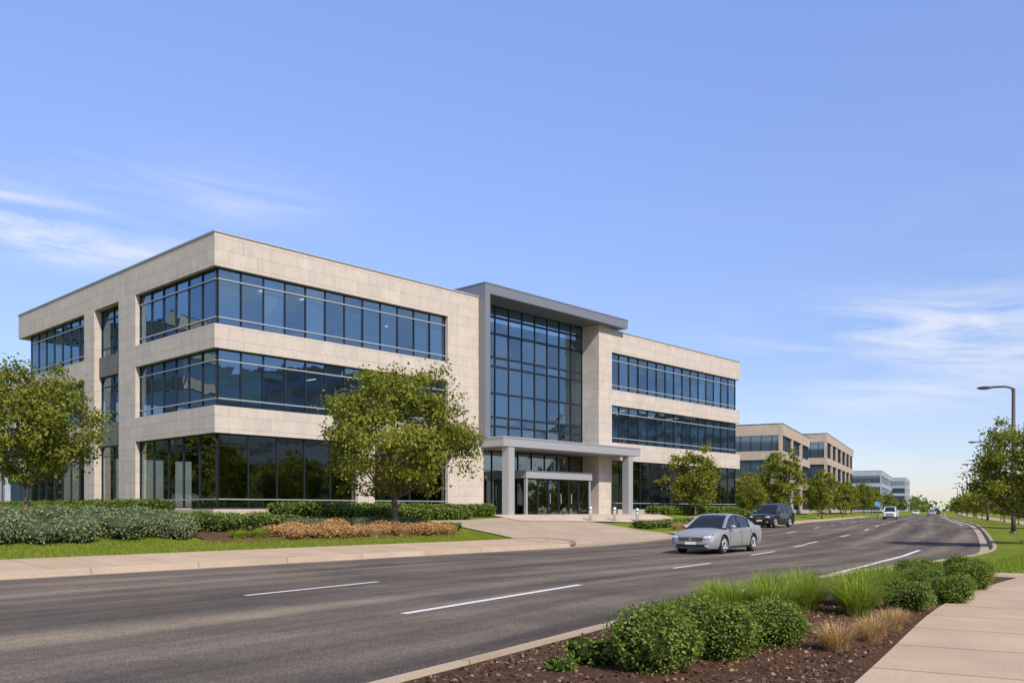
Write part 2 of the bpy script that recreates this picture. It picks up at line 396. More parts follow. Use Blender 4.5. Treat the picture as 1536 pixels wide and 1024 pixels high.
mbk=MB(); mbk.tube([(a[0],a[1],a[2]-.06) for a in arc],[.10]*13,8); mbk.obj('kerb_return',[M_kerb],sidew,True)
def drape(name,fn,us,vs,off,mat,parent=None,uvs=1):
    X=np.zeros((len(us),len(vs)));Y=X.copy()
    for i,u in enumerate(us):
        for j,v in enumerate(vs): X[i,j],Y[i,j]=fn(u,v)
    Z=terr(X,Y).reshape(X.shape)+(off if not callable(off) else 0)
    if callable(off): Z=off(X,Y,Z,us,vs)
    uv=np.stack(np.meshgrid(np.array(us)*uvs,np.array(vs)*uvs,indexing='ij'),-1)
    return grid_mesh(name,X,Y,Z,mat,uv,parent)
dv=[0,.3,.6,.9,1.2,1.6,2]+list(np.arange(2.5,9.6,.5))
def doff(X,Y,Z,us,vs):
    vs=np.array(vs)[None,:]; base=gz(Y)+.008
    k=np.clip(vs/1.4,0,1); return base*(1-k)+(Z+.05)*k
drape('driveway',lambda s,d:Lf.at(s,d),list(np.arange(sd0+.1,sd1+1.5,.6)),dv,doff,M_drive)
drape('plaza',lambda t,w:bworld(t,-w),list(np.arange(16.5,35.1,.5)),list(np.arange(-2,5.1,.5)),.075,M_paver)

# ------------------------------------------------------------------ main building
bld=empty('office_building',(BC[0],BC[1],BZ),math.atan2(BU[1],BU[0]))
Z1=(.45,4.13);Z2=(5.45,8.25);Z3=(9.42,12.22);HT=13.84
st=MB(); XR=18.0; XW=32.1
def fb(axis,a0,a1,o0,o1,z0,z1,mb=st,mi=0):
    if axis=='x': mb.box(a0,a1,o0,o1,z0,z1,mi)
    else: mb.box(o0,o1,a0,a1,z0,z1,mi)
fb('x',0,XR,0,.45,Z3[1],HT); fb('x',XW,BW,0,.45,Z3[1],HT)
fb('y',.45,27.2,0,.45,Z3[1],HT); fb('y',.45,27.2,BW-.45,BW,Z3[1],HT); fb('x',.45,BW-.45,26.75,27.2,Z3[1],HT)
for z0,z1 in ((Z1[1],Z2[0]),(Z2[1],Z3[0])):
    fb('x',0,15.37,0,.45,z0,z1); fb('y',.45,8.73,0,.45,z0,z1); fb('y',15.8,25.6,0,.45,z0,z1)
    fb('x',XW,BW,0,.45,z0,z1); fb('y',.45,25.6,BW-.45,BW,z0,z1); fb('x',.45,BW-.45,25.2,25.6,z0,z1)
fb('x',15.37,XR,0,.5,0,Z3[1]); fb('x',8.57,9.74,0,.45,.45,Z1[1])
fb('y',8.73,10.9,0,.5,0,Z3[1]); fb('y',14.3,15.8,0,.5,0,Z3[1])
fb('x',30.5,XW,0,2.2,0,14.05)
fb('x',XR,18.45,0,1.6,0,4.35)
st.obj('stone_walls',[M_stone],bld)
pl=MB(); fb('x',-.12,15.37,-.12,.5,-.6,.42,pl); fb('y',.5,8.73,-.12,.5,-.6,.42,pl); fb('y',15.8,25.6,-.12,.5,-.6,.42,pl); fb('x',XW,BW,-.12,.5,-.6,.42,pl)
pl.obj('plinth',[M_concrete],bld)
gb=MB()
for z0,z1 in ((Z1[1],Z2[0]),(Z2[1],Z3[0]),(-.3,.45)): fb('y',10.9,14.3,.28,.6,z0,z1,gb)
gb.obj('grey_spandrels',[M_stone_g],bld)
cp=MB(); 
cp.box(-.05,XR,-.05,.5,HT,HT+.07); cp.box(XW+.01,BW+.05,-.05,.5,HT,HT+.07); cp.box(-.05,.5,.5,27.25,HT,HT+.07); cp.box(BW-.5,BW+.05,.5,27.25,HT,HT+.07); cp.box(.5,BW-.5,26.7,27.25,HT,HT+.07)
cp.obj('coping',[M_alu],bld)
rf=MB(); rf.box(.45,BW-.45,2.4,26.75,12.9,13.2); rf.box(.45,XR,.45,2.4,12.9,13.2); rf.box(XW,BW-.45,.45,2.4,12.9,13.2)
rf.box(.03,BW-.03,25.61,26.74,Z3[1]-.02,Z3[1]+.2); rf.obj('roof',[M_roof],bld)
pent=MB(); pent.box(20,34,10,17,13.2,14.9); pent.obj('roof_plant_room',[M_metal_l],bld)

fr=MB();gl=MB();glg=MB();al=MB()
def run(axis,fixed,a0,a1,z0,z1,n,trans=(),g=gl,out=-1,silver=(),mw=.028):
    for i in range(n):
        b0=a0+(a1-a0)*i/n;b1=a0+(a1-a0)*(i+1)/n
        o=[fixed+random.uniform(-.012,.012) for _ in range(4)]
        if axis=='x': g.quad((b0,o[0],z0),(b1,o[1],z0),(b1,o[2],z1),(b0,o[3],z1))
        else: g.quad((o[0],b1,z0),(o[1],b0,z0),(o[2],b0,z1),(o[3],b1,z1))
    p0,p1=(fixed-.06,fixed+.05) if out<0 else (fixed-.05,fixed+.06)
    for i in range(n+1):
        c=a0+(a1-a0)*i/n; lo=max(a0,c-mw);hi=min(a1,c+mw)
        fb(axis,lo,hi,p0,p1,z0,z1,fr)
    q0,q1=(p0-.012,p1+.01)
    fb(axis,a0,a1,q0,q1,z0,z0+.06,fr); fb(axis,a0,a1,q0,q1,z1-.06,z1,fr)
    for t in trans: fb(axis,a0,a1,q0,q1,t-.024,t+.024,fr)
    for t in silver: fb(axis,a0,a1,q0-.02,q1,t-.027,t+.027,al)
gp=.30
for (z0,z1) in (Z2,Z3):
    sv=(z1-.55,z0+.38); 
    run('x',gp,gp+.03,15.37,z0,z1,12,silver=sv)
    run('x',gp,XW,BW-.36,z0,z1,15,silver=sv)
    run('y',gp,gp+.03,8.73,z0,z1,6,silver=sv)
    run('y',gp,15.8,25.55,z0,z1,7,silver=sv)
    run('y',.48,10.9,14.3,z0,z1,2,trans=(z1-.6,z0+.5))
    run('y',BW-.34,gp+.03,25.5,z0,z1,16,out=1)
z0,z1=Z1
run('x',gp,gp+.03,8.57,z0,z1,5,trans=(z1-.6,),g=glg,silver=(z0+.45,))
run('x',gp,9.74,15.37,z0,z1,4,trans=(z1-.6,),g=glg,silver=(z0+.45,))
run('x',gp,XW,BW-.36,z0,z1,14,trans=(z1-.6,),g=glg,silver=(z0+.45,))
run('y',gp,gp+.03,8.73,z0,z1,5,trans=(z1-.6,),g=glg,silver=(z0+.45,))
run('y',gp,15.8,25.55,z0,z1,7,trans=(z1-.6,),g=glg)
run('y',.48,10.9,14.3,z0,z1,2,trans=(z1-.6,),g=glg)
run('y',BW-.34,gp+.03,25.5,z0,z1,12,g=glg,out=1)
PZ=[4.95,6.0,6.6,8.2,10.0,10.6,12.2,13.3,14.05]
for a,b in zip(PZ[:-1],PZ[1:]):
    run('x',1.6,18.45,30.5,a+.001,b-.001,9,mw=.026)
run('x',1.6,18.45,22,0,4.35,3,trans=(3.0,),g=glg); run('x',1.6,22,29,3.05,4.35,5,g=glg); run('x',1.6,29,30.5,0,4.35,1,trans=(3.0,),g=glg)
run('x',-.3,22.2,28.8,0.02,2.45,6,trans=(.25,),g=glg,mw=.045)
run('y',22.1,-.25,1.55,0.02,2.45,2,g=glg)
for c in (24.2,25.35,26.5): al.box(c+.30,c+.34,-.42,-.38,.8,1.5)
fr.obj('window_frames',[M_frame],bld); gl.obj('windows',[M_glass],bld); glg.obj('ground_floor_windows',[M_glass_g],bld); al.obj('aluminium_rails',[M_alu],bld)
vs=MB(); vs.box(21.95,29.05,-.5,1.55,2.5,3.02); vs.box(28.85,29.0,-.4,1.5,0,2.5); vs.box(22.0,22.15,-.45,-.25,0,2.5)
vs.obj('vestibule_frame',[M_metal_l],bld)
pm=MB(); pm.box(18.0,33.3,-.6,3.4,14.05,14.65); pm.box(18.0,18.45,-.6,2.3,4.97,14.05)
pm.box(17.97,33.33,-.63,3.43,14.65,14.72); pm.obj('portal_frame',[M_metal],bld)
cn=MB(); cn.box(18.2,32.9,-2.0,1.55,4.35,4.87); cn.box(18.16,32.94,-2.04,1.56,4.87,4.96,0)
cn.box(18.7,19.25,-1.95,-1.4,-.5,4.35); cn.box(31.5,32.05,-1.95,-1.4,-.5,4.35); cn.obj('entrance_canopy',[M_metal_l],bld)
it=MB()
for z0,z1 in ((Z1[1]+.05,Z2[0]-.05),(Z2[1]+.05,Z3[0]-.05),(12.25,12.6)):
    it.box(.5,17.7,.55,25,z0,z1,0); it.box(32.3,51,.55,25,z0,z1,0); it.box(17.7,32.3,9,25,z0,z1,0)
it.box(.5,51,.55,25,-.2,.0,1)
it.box(9,46,11,20,0,12.2,1); it.box(17.55,17.75,1.7,9,0,12.2,1); it.box(32.3,32.5,2.3,9,0,12.2,1)
for a in np.arange(4,17,4.2):
    for b in (3,): it.box(a,a+.5,b,b+.5,0,12.2,0)
for a in np.arange(35,50,4.2): it.box(a,a+.5,3,3.5,0,12.2,0)
for b in np.arange(7,24,4.2): it.box(3,3.5,b,b+.5,0,12.2,0)
# desks, partitions
for z in (5.4,9.37):
    for a in np.arange(1.5,16,2.1):
        if random.random()<.7: it.box(a,a+1.5,1.2,1.9,z,z+random.choice((.75,1.1,1.5)),random.choice((0,1)))
    for a in np.arange(33.5,50,2.1):
        if random.random()<.7: it.box(a,a+1.5,1.2,1.9,z,z+random.choice((.75,1.1,1.5)),random.choice((0,1)))
it.obj('interior',[M_ceiling,M_intwall],bld)
lt=MB()
for zc,pb in ((8.28,.08),(12.23,.26)):
    for a in np.arange(1.6,17,2.6):
        for b in np.arange(1.8,10,3.2):
            if random.random()<pb: lt.box(a,a+.16,b,b+1.3,zc-.02,zc+.01)
    for a in np.arange(33.5,50,2.6):
        for b in np.arange(1.8,8,3.2):
            if random.random()<pb: lt.box(a,a+.16,b,b+1.3,zc-.02,zc+.01)
lt.obj('ceiling_lights',[M_light],bld)
bl=MB()
for z0,z1 in (Z2,Z3):
    for i in range(12):
        b0=.4+i*1.247
        if random.random()<.3 or i==0: bl.box(b0+.06,b0+1.2,.5,.52,z1-random.choice((.6,1.1,2.75)) if i else z0+.02,z1)
    for i in range(15):
        b0=32.1+i*1.27
        if random.random()<.3: bl.box(b0+.06,b0+1.2,.5,.52,z1-random.choice((.6,1.1,2.6)),z1)
    for i in range(6):
        if random.random()<.3: bl.box(.5,.52,.5+i*1.39,1.8+i*1.39,z1-random.choice((.6,1.1)),z1)
bl.obj('window_blinds',[M_blind],bld)

# ------------------------------------------------------------------ other buildings
def office(name,c,ang,W,D,Ht,zb,floors=3,stone=M_stone,block=None):
    e=empty(name,(c[0],c[1],zb),ang); s=MB();g=MB();f=MB(); fh=(Ht-1.2)/floors
    g.box(.3,W-.3,.3,D-.3,0,Ht-1)
    def ring(z0,z1,m=s,o=0,th=.5):
        m.box(-o,W+o,-o,th,z0,z1); m.box(-o,W+o,D-th,D+o,z0,z1); m.box(-o,th,th,D-th,z0,z1); m.box(W-th,W+o,th,D-th,z0,z1)
    for k in range(floors):
        z=k*fh; ring(z,z+ (1.25 if k else .6))
    ring(Ht-1.6,Ht); 
    ring(Ht,Ht+.08,f,.05)
    for a in np.arange(0,W,W/max(1,round(W/9))): s.box(max(a-.5,.01),a+.5,-.02,.48,.01,Ht-.01)
    for b in np.arange(0,D,D/max(1,round(D/9))): s.box(-.02,.48,max(b-.5,.01),b+.5,.01,Ht-.01)
    for a in np.arange(1.5,W,1.5): f.box(a-.04,a+.04,.2,.31,.6,Ht-1.6)
    for b in np.arange(1.5,D,1.5): f.box(.2,.31,b-.04,b+.04,.6,Ht-1.6)
    f.box(.5,W-.5,.5,D-.5,Ht-.9,Ht-.7)
    s.obj('walls',[stone],e); g.obj('windows',[M_glass_far],e); f.obj('frames_and_roof',[M_frame],e)
M_stone_f=stone_mat('distant_stone',(.45,.37,.29),3,1.2)
M_grey_f=stone_mat('distant_grey_cladding',(.34,.38,.43),3,1.2)
a26=math.atan2(.9,.44)
office('office_block',(39,127),a26,29.6,24,13.0,1.1,3,M_stone_f)
office('office_block',(59.4,166),a26,55,24,15,1.1,3,M_stone_f)
office('office_block',(126,300),a26,70,40,14,1.1,3,M_grey_f)
office('office_block',(188,420),a26,60,45,16,1.1,4,M_grey_f)
office('office_block',(-49,85),math.atan2(BU[1],BU[0]),5.8,30,13.8,1.2,3,M_grey_f)
office('office_block',(118,14),math.radians(100),46,24,25,.1,6,M_stone_f)
office('office_block',(132,78),math.radians(80),40,24,20,.1,5,M_stone_f)
office('office_block',(-125,95),math.radians(-60),50,24,24,1.2,6,M_stone_f)

# ------------------------------------------------------------------ foliage
def quads_from(C,U,V):
    n=len(C); v=np.empty((n,4,3)); v[:,0]=C-U;v[:,1]=C-V*1;v[:,2]=C+U;v[:,3]=C+V
    return v.reshape(-1,3)
def leaves(C,size,rng,nor=None,flat=.0):
    n=len(C); A=rng.normal(size=(n,3)); 
    if nor is not None: A=A*.75+nor
    A/=np.linalg.norm(A,axis=1)[:,None]
    B=rng.normal(size=(n,3)); U=np.cross(A,B);U/=np.linalg.norm(U,axis=1)[:,None]; V=np.cross(A,U)
    s=size*rng.uniform(.6,1.25,size=(n,1)); return quads_from(C,U*s*.5,V*s*.32)
def np_mesh(name,parts,mats,smoothmi=None):
    V=[];F=[];M=[];o=0
    for v,f,mi in parts:
        V.append(np.asarray(v,float)); 
        F+= [tuple(int(k)+o for k in q) for q in f]; M+=[mi]*len(f); o+=len(v)
    V=np.concatenate(V); me=bpy.data.meshes.new(name); me.from_pydata(V.tolist(),[],F)
    for m in mats: me.materials.append(m)
    me.polygons.foreach_set('material_index',M); me.update(); return me
def qf(n): return np.arange(n*4).reshape(n,4)
def tree_mesh(seed,h,cr,cb,leaf=.15,ncl=120,per=85,tr=.11,leafmat=M_leaf,squash=1.0):
    r=np.random.default_rng(seed); random.seed(seed); mb=MB()
    zc=(h+cb)/2; rz=(h-cb)/2
    cen=[];ph=r.uniform(0,6.28,6)
    while len(cen)<ncl:
        d=r.normal(size=3); d/=np.linalg.norm(d); az=math.atan2(d[1],d[0])
        lim=1+.11*math.sin(2*az+ph[0]+2*d[2])+.12*math.sin(3*az+ph[1])+.10*math.sin(5*az+ph[2]+4*d[2])
        rad=lim*r.uniform(.2,1)**.5
        p=np.array([d[0]*cr*rad,d[1]*cr*rad,zc+d[2]*rz*rad])
        tz=(p[2]-cb)/(h-cb)
        wmax=cr*(1.08-.62*max(0,tz-.25)/.75)*min(1,.62+tz*1.6)
        if math.hypot(p[0],p[1])>wmax*lim: continue
        if p[2]>h: continue
        cen.append(p)
    cen=np.array(cen)
    th=h*.78; tp=[];rd=[]
    for k in range(9):
        t=k/8; tp.append(Vector((.10*h*.12*math.sin(t*5+seed),.08*h*.12*math.sin(t*4+seed*2),th*t))); rd.append(tr*(1.35 if k==0 else 1)*(1-.82*t))
    mb.tube(tp,rd,9,0)
    limbs=[(Vector(p),q) for p,q in zip(tp[2:],rd[2:])]
    order=sorted(range(ncl),key=lambda i:-math.hypot(cen[i][0],cen[i][1]))
    maj=order[:34]; random.shuffle(maj); maj=maj[:16]
    for i in maj:
        c=Vector(cen[i]); dist=math.hypot(c.x,c.y); z0=max(cb*.75+.1,min(c.z-dist*random.uniform(.5,.9),th*.92)); t=z0/th
        k=min(int(t*8),7); s=tp[k].lerp(tp[k+1],t*8-k); r0=rd[k]*.55
        m1=s.lerp(c,.35)+Vector((0,0,-.06*dist)); m2=s.lerp(c,.7)+Vector((random.uniform(-.1,.1),random.uniform(-.1,.1),.0))
        mb.tube([s,m1,m2,c],[r0,r0*.7,r0*.42,r0*.15],6,0); limbs+=[(m1,r0*.6),(m2,r0*.4),(s.lerp(m1,.6),r0*.6)]
    for i in range(ncl):
        if i in maj: continue
        c=Vector(cen[i]); b=min(limbs,key=lambda q:(q[0]-c).length+ (0 if q[0].z<c.z else .6)); 
        mid=b[0].lerp(c,.5)+Vector((random.uniform(-.08,.08),random.uniform(-.08,.08),-.05))
        rr=max(.008,b[1]*.4); mb.tube([b[0],mid,c],[rr,rr*.6,rr*.25],4,0,False)
    parts=[(mb.v,mb.f,0)]
    cl=cen[:,None,:]+r.normal(size=(ncl,per,3))*np.array([.26,.26,.18])*(cr/3.0)**.5*r.uniform(.7,1.3,size=(ncl,1,1))
    cl=cl.reshape(-1,3); cl=cl[cl[:,2]>cb*.9]
    n0=np.array([0,0,.6])+ (cl-np.array([0,0,zc]))*.22
    lv=leaves(cl,leaf,r,n0); parts.append((lv,qf(len(cl)),1))
    me=np_mesh('tree_mesh',parts,[M_bark,leafmat])
    me.polygons.foreach_set('use_smooth',[p.material_index==0 for p in me.polygons])
    return me
tA=tree_mesh(3,7.3,3.7,1.75,.16,200,140,.14)
tB=tree_mesh(11,5.9,2.85,1.6,.145,160,130,.11)
tC=tree_mesh(5,5.7,2.15,1.0,.19,110,90,.08)
tD=tree_mesh(21,7.2,2.9,1.1,.28,100,66,.10)
tE=tree_mesh(33,6.8,2.5,1.2,.28,85,66,.09)
def tree(me,x,y,rot=0,s=1,sz=None): return mkobj('street_tree',me,None,(x,y,H(x,y)-.05),rot,(s,s,sz or s))
tree(tA,-5.0,38,.4); tree(tB,-18.2,33,1.0); tree(tC,14.3,69,2.0)
tree(tD,29.3,96,0.3,1.08); tree(tC,22.8,84.5,.5,.75)
tree(tD,42.2,120,1.4,.95)
for k,y in enumerate((136,150,166,184,205,228,255,290,330,380)):
    p=Lf.at(Lf.sy(y),2.6+random.uniform(-.4,2.5)); tree((tD,tE)[k%2],p[0],p[1],random.uniform(0,6),random.uniform(.8,1.1))
for k,y in enumerate((107,128,150,175)):
    p=Lf.at(Lf.sy(y),9+random.uniform(-1,2)); tree((tD,tE)[k%2],p[0],p[1],random.uniform(0,6),random.uniform(.6,.8))
tree(tB,22.4,38.3,2.2,.93); tree(tC,37.2,62,4.1,.85)
for k,y in enumerate((76,90,104,120,138,158,180,205,235,270,310,350)):
    p=Rt.at(Rt.sy(y),3.4+random.uniform(-.3,.8)); s=random.uniform(.55,.68); tree((tE,tD)[k%2],p[0],p[1],random.uniform(0,6),s)
for k in range(7):
    p=Rt.at(Rt.sy(60+k*15),10+random.uniform(-.8,.8)); tree((tE,tD)[k%2],p[0],p[1],random.uniform(0,6),random.uniform(.6,.8))
for k in range(26):
    x=random.uniform(38,95);y=random.uniform(8,46)
    if x/y<.66: continue
    tree(tD,x,y,random.uniform(0,6),random.uniform(.9,1.5))
for k in range(12):
    x=random.uniform(62,115);y=random.uniform(48,85)
    if x/y<.85: continue
    tree(tE,x,y,random.uniform(0,6),random.uniform(.9,1.4))
for k in range(18):
    tree(tD,random.uniform(-100,-52),random.uniform(48,85),random.uniform(0,6),random.uniform(.9,1.4))

# distant tree belt
r=np.random.default_rng(9); C=[]
for k in range(420):
    u=r.uniform(0,1)
    if u<.55: y=r.uniform(420,900); x=y*r.uniform(.505,.66)
    else: y=r.uniform(450,800); x=y*r.uniform(.36,.468)
    hh=r.uniform(4,11); nn=70; c=np.array([x,y,hh*.55+.2]); C.append(c+r.normal(size=(nn,3))*np.array([3.2,3.2,hh*.24]))
C=np.concatenate(C); C[:,2]=np.maximum(C[:,2],.3)
mkobj('distant_trees',np_mesh('distant_trees',[(leaves(C,2.0,r),qf(len(C)),0)],[M_leaf3]))

def shrub_mesh(seed,rx,ry,h,leaf,n,mat,core=M_core,lump=5):
    r=np.random.default_rng(seed); mb=MB()
    bl=[(0,0,h*.48,rx*.8,ry*.8,h*.5)]
    for k in range(lump):
        a=r.uniform(0,6.28); q=r.uniform(.35,.62); s=r.uniform(.36,.55); bl.append((math.cos(a)*rx*q,math.sin(a)*ry*q,h*r.uniform(.35,.72),rx*s,ry*s,h*s*.78))
    ws=np.array([b[3]*b[4] for b in bl]); ws/=ws.sum(); pts=[];nr=[]
    random.seed(seed)
    for b,w in zip(bl,ws):
        m=int(n*w); d=r.normal(size=(m,3)); d/=np.linalg.norm(d,axis=1)[:,None]; k=r.uniform(.78,1.16,size=(m,1))
        p=np.array(b[:3])+d*np.array(b[3:])*k; keep=p[:,2]>.0; pts.append(p[keep]);nr.append(d[keep])
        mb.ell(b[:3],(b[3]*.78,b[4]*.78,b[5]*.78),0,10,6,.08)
    P=np.concatenate(pts);D=np.concatenate(nr)
    vv=np.array(mb.v); vv[:,2]=np.maximum(vv[:,2],-.02)
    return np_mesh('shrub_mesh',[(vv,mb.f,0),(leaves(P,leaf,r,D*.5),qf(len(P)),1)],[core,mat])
sh=[shrub_mesh(40+i,.52,.50,.58,.036,8500,M_leaf2,M_core,7) for i in range(4)]
def put(name,me,x,y,s=1,sz=None,dz=0):
    d=float(Rt.dist([x],[y])[0]); z=H(x,y)
    if 0<d<3.5: z=zrel(float(np.interp(d,[.163,.8,1.8,2.8,3.5],[.12,.15,.19,.16,.135])),y)
    mkobj(name,me,None,(x,y,z-.02+dz),random.uniform(0,6),(s,s,sz or s))
for i,(x,y,s,z) in enumerate([(1.27,7.95,1.0,1.02),(2.05,8.6,.9,.86),(2.72,9.3,.86,.80),(1.72,9.3,.85,.86),(2.30,10.2,.85,.74),(3.05,10.2,.66,.62),
                            (5.75,12.7,.78,.75),(6.85,13.9,.8,.76),(7.6,16.3,.85,.8),(8.4,16.2,.8,.8),(7.1,15.4,.75,.72),(9.2,17.6,.8,.78),(8.5,18.2,.85,.8),(9.7,19,.8,.76),(7.9,17.3,.8,.78)]):
    put('boxwood_shrub',sh[i%4],x,y,s,z)
low=shrub_mesh(60,.26,.24,.22,.05,420,M_leaf2); put('groundcover_plant',low,.75,8.25,1.1); put('groundcover_plant',low,.45,7.9,.6)
def tuft_mesh(seed,n,h,spread,w,mat,lean=.6):
    r=np.random.default_rng(seed); V=[];F=[]
    for i in range(n):
        a=r.uniform(0,6.28); b=r.uniform(0,1)**.5*spread*.35; hh=h*r.uniform(.5,1.1); ln=r.uniform(.1,1)*lean*hh
        p0=np.array([math.cos(a)*b,math.sin(a)*b,0]); da=a+r.normal()*.6; dr=np.array([math.cos(da),math.sin(da),0]); sd=np.array([-dr[1],dr[0],0])*w*.5
        q=[];
        for t,ww in ((0,1),(.4,.9),(.75,.6),(1,.08)):
            z=hh*(t-.28*t**3*(ln/hh)*1.3); q.append((p0+dr*ln*t**1.9+np.array([0,0,z]),ww))
        o=len(V)
        for c,ww in q: V+= [c-sd*ww,c+sd*ww]
        for k in range(3): F.append((o+2*k,o+2*k+1,o+2*k+3,o+2*k+2))
    return np_mesh('tuft_mesh',[(np.array(V),F,0)],[mat])
tg=[tuft_mesh(70+i,850,.62,.5,.011,M_blade,1.15) for i in range(3)]
td=[tuft_mesh(80+i,650,.40,.35,.006,M_dry,1.0) for i in range(2)]
for i,(x,y,s) in enumerate([(3.45,11.8,.95),(4.15,12.5,1.0),(4.75,12.1,1.0),(5.1,13.2,1.05),(5.8,14.2,1.05),(3.8,13.1,1.0),(3.0,11.9,.9),(2.95,12.7,.9),(4.5,13.6,1),(6.4,15.2,1)]): put('ornamental_grass',tg[i%3],x,y,s)
for i,(x,y,s) in enumerate([(3.35,9.1,.95),(4.0,9.8,.9),(4.65,10.75,.85),(5.15,11.6,.5)]): put('dry_grass',td[i%2],x,y,s)
# mulch chips
r=np.random.default_rng(4); n=9000
ss=r.uniform(Rt.sy(5),Rt.sy(18),n); dd=r.uniform(.22,3.45,n)
C=np.array([[*Rt.at(a,b),0] for a,b in zip(ss,dd)]); C[:,2]=np.interp(dd,[.163,.8,1.8,2.8,3.5],[.12,.15,.19,.16,.135])+.008
M_chip=leafm('mulch_chip',(.045,.025,.015),(.13,.075,.045),(.30,.19,.12),0,5)
mkobj('mulch_chips',np_mesh('mulch_chips',[(leaves(C,.05,r,np.tile([0,0,1.2],(n,1))),qf(n),0)],[M_chip]))
def lawn_blades(name,E,s0,s1,d0,d1,n,h,w,seed):
    r=np.random.default_rng(seed); s=r.uniform(s0,s1,n); d=r.uniform(d0,d1,n)
    P=np.array([E.at(a,b) for a,b in zip(s,d)]); z=terr(P[:,0],P[:,1]); 
    a=r.uniform(0,6.28,n); u=np.stack([np.cos(a),np.sin(a),0*a],1)*w*.5; lean=np.stack([r.normal(size=n)*h*.35,r.normal(size=n)*h*.35,h*r.uniform(.6,1.2,n)],1)
    B=np.stack([P[:,0],P[:,1],z+.0],1); v=np.empty((n,3,3)); v[:,0]=B-u;v[:,1]=B+u;v[:,2]=B+lean
    mkobj(name,np_mesh(name,[(v.reshape(-1,3),np.arange(n*3).reshape(n,3),0)],[M_lawnb]))
M_lawnb=leafm('lawn_blade',(.13,.18,.02),(.20,.25,.03),(.30,.33,.06),.3,1)
lawn_blades('lawn_grass',Lf,Lf.sy(12),Lf.sy(38.4),3.02,4.9,38000,.07,.022,5)
lawn_blades('lawn_grass',Rt,sR+1.7,Rt.sy(45),1.2,3.45,16000,.09,.02,6)

# hedges (long masses)
def hedge(name,path,wd,h,leaf,dens,mat,core=M_core,seed=1,lumpy=.12):
    r=np.random.default_rng(seed); random.seed(seed); P=[];D=[];mb=MB()
    for (x0,y0),(x1,y1) in zip(path[:-1],path[1:]):
        L=math.hypot(x1-x0,y1-y0); k=max(1,int(L/(wd*.45)))
        for i in range(k):
            t=(i+.5)/k; x=x0+(x1-x0)*t+r.normal()*lumpy*wd;y=y0+(y1-y0)*t+r.normal()*lumpy*wd; z=H(x,y)
            hh=h*r.uniform(1-lumpy,1+lumpy); R=np.array([wd*.5,wd*.5,hh*.5])*np.array([r.uniform(.9,1.2)]*2+[1])
            m=int(dens*wd*hh*3); d=r.normal(size=(m,3)); d=np.sign(d)*np.abs(d/np.linalg.norm(d,axis=1)[:,None])**.75
            c=np.array([x,y,z+hh*.5]); P.append(c+d*R*r.uniform(.85,1.08,size=(m,1))); D.append(d)
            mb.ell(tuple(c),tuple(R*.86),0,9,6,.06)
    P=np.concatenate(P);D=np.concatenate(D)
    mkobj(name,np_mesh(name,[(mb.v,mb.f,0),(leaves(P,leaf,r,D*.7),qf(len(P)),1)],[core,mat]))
def Lp(y,d): return tuple(Lf.at(Lf.sy(y),d))
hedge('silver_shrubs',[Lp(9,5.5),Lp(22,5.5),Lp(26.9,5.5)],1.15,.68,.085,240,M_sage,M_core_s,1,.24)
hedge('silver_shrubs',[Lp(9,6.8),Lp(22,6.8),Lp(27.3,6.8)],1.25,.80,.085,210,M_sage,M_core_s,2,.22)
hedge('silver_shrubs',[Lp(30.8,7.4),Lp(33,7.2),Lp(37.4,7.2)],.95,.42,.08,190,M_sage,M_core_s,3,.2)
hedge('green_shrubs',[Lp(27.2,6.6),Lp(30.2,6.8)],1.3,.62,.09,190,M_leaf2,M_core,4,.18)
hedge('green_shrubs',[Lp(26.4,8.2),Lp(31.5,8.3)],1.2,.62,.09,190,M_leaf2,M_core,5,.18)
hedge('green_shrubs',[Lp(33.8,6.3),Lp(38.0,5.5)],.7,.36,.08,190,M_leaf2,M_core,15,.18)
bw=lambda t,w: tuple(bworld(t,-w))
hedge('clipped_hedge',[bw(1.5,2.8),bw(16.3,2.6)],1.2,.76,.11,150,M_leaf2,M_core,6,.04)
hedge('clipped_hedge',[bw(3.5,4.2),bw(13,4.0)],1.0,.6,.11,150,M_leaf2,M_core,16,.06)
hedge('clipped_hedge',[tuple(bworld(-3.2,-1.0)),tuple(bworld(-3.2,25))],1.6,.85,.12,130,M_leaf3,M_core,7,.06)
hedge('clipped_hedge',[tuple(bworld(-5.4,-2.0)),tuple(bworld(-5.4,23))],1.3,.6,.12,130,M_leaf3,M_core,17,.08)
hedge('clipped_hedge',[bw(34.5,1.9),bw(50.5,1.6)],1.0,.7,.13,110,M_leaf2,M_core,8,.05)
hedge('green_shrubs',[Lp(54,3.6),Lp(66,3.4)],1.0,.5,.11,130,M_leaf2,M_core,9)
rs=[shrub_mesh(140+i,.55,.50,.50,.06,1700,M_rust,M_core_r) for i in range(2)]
random.seed(12)
for k in range(20):
    y=29.4+k*.36; x,yy=Lp(y,4.95+random.uniform(-.3,.75)); s=random.uniform(.75,1.2)
    mkobj('rust_shrub',rs[k%2],None,(x,yy,H(x,yy)),random.uniform(0,6),(s,s,s*random.uniform(.85,1.15)))
tdl=tuft_mesh(90,420,.55,.7,.018,M_dry,1.0); tgl=tuft_mesh(91,420,.6,.7,.02,M_blade,1.0)
for k in range(12):
    y=29.6+k*.6; x,yy=Lp(y,4.7+random.uniform(-.3,.8)); mkobj('dry_grass',tdl,None,(x,yy,H(x,yy)),random.uniform(0,6),(random.uniform(.65,1.0),)*3)
for k in range(7):
    x,yy=Lp(28.0+k*.35 if k<4 else 36.2+k*.15,4.9+random.uniform(-.2,.5)); mkobj('ornamental_grass',tgl,None,(x,yy,H(x,yy)),random.uniform(0,6),(random.uniform(.5,.8),)*3)
for k in range(7):
    x,yy=Lp(57+k*1.3,2.3+random.uniform(-.2,.2)); mkobj('dry_grass',tdl,None,(x,yy,H(x,yy)),random.uniform(0,6))
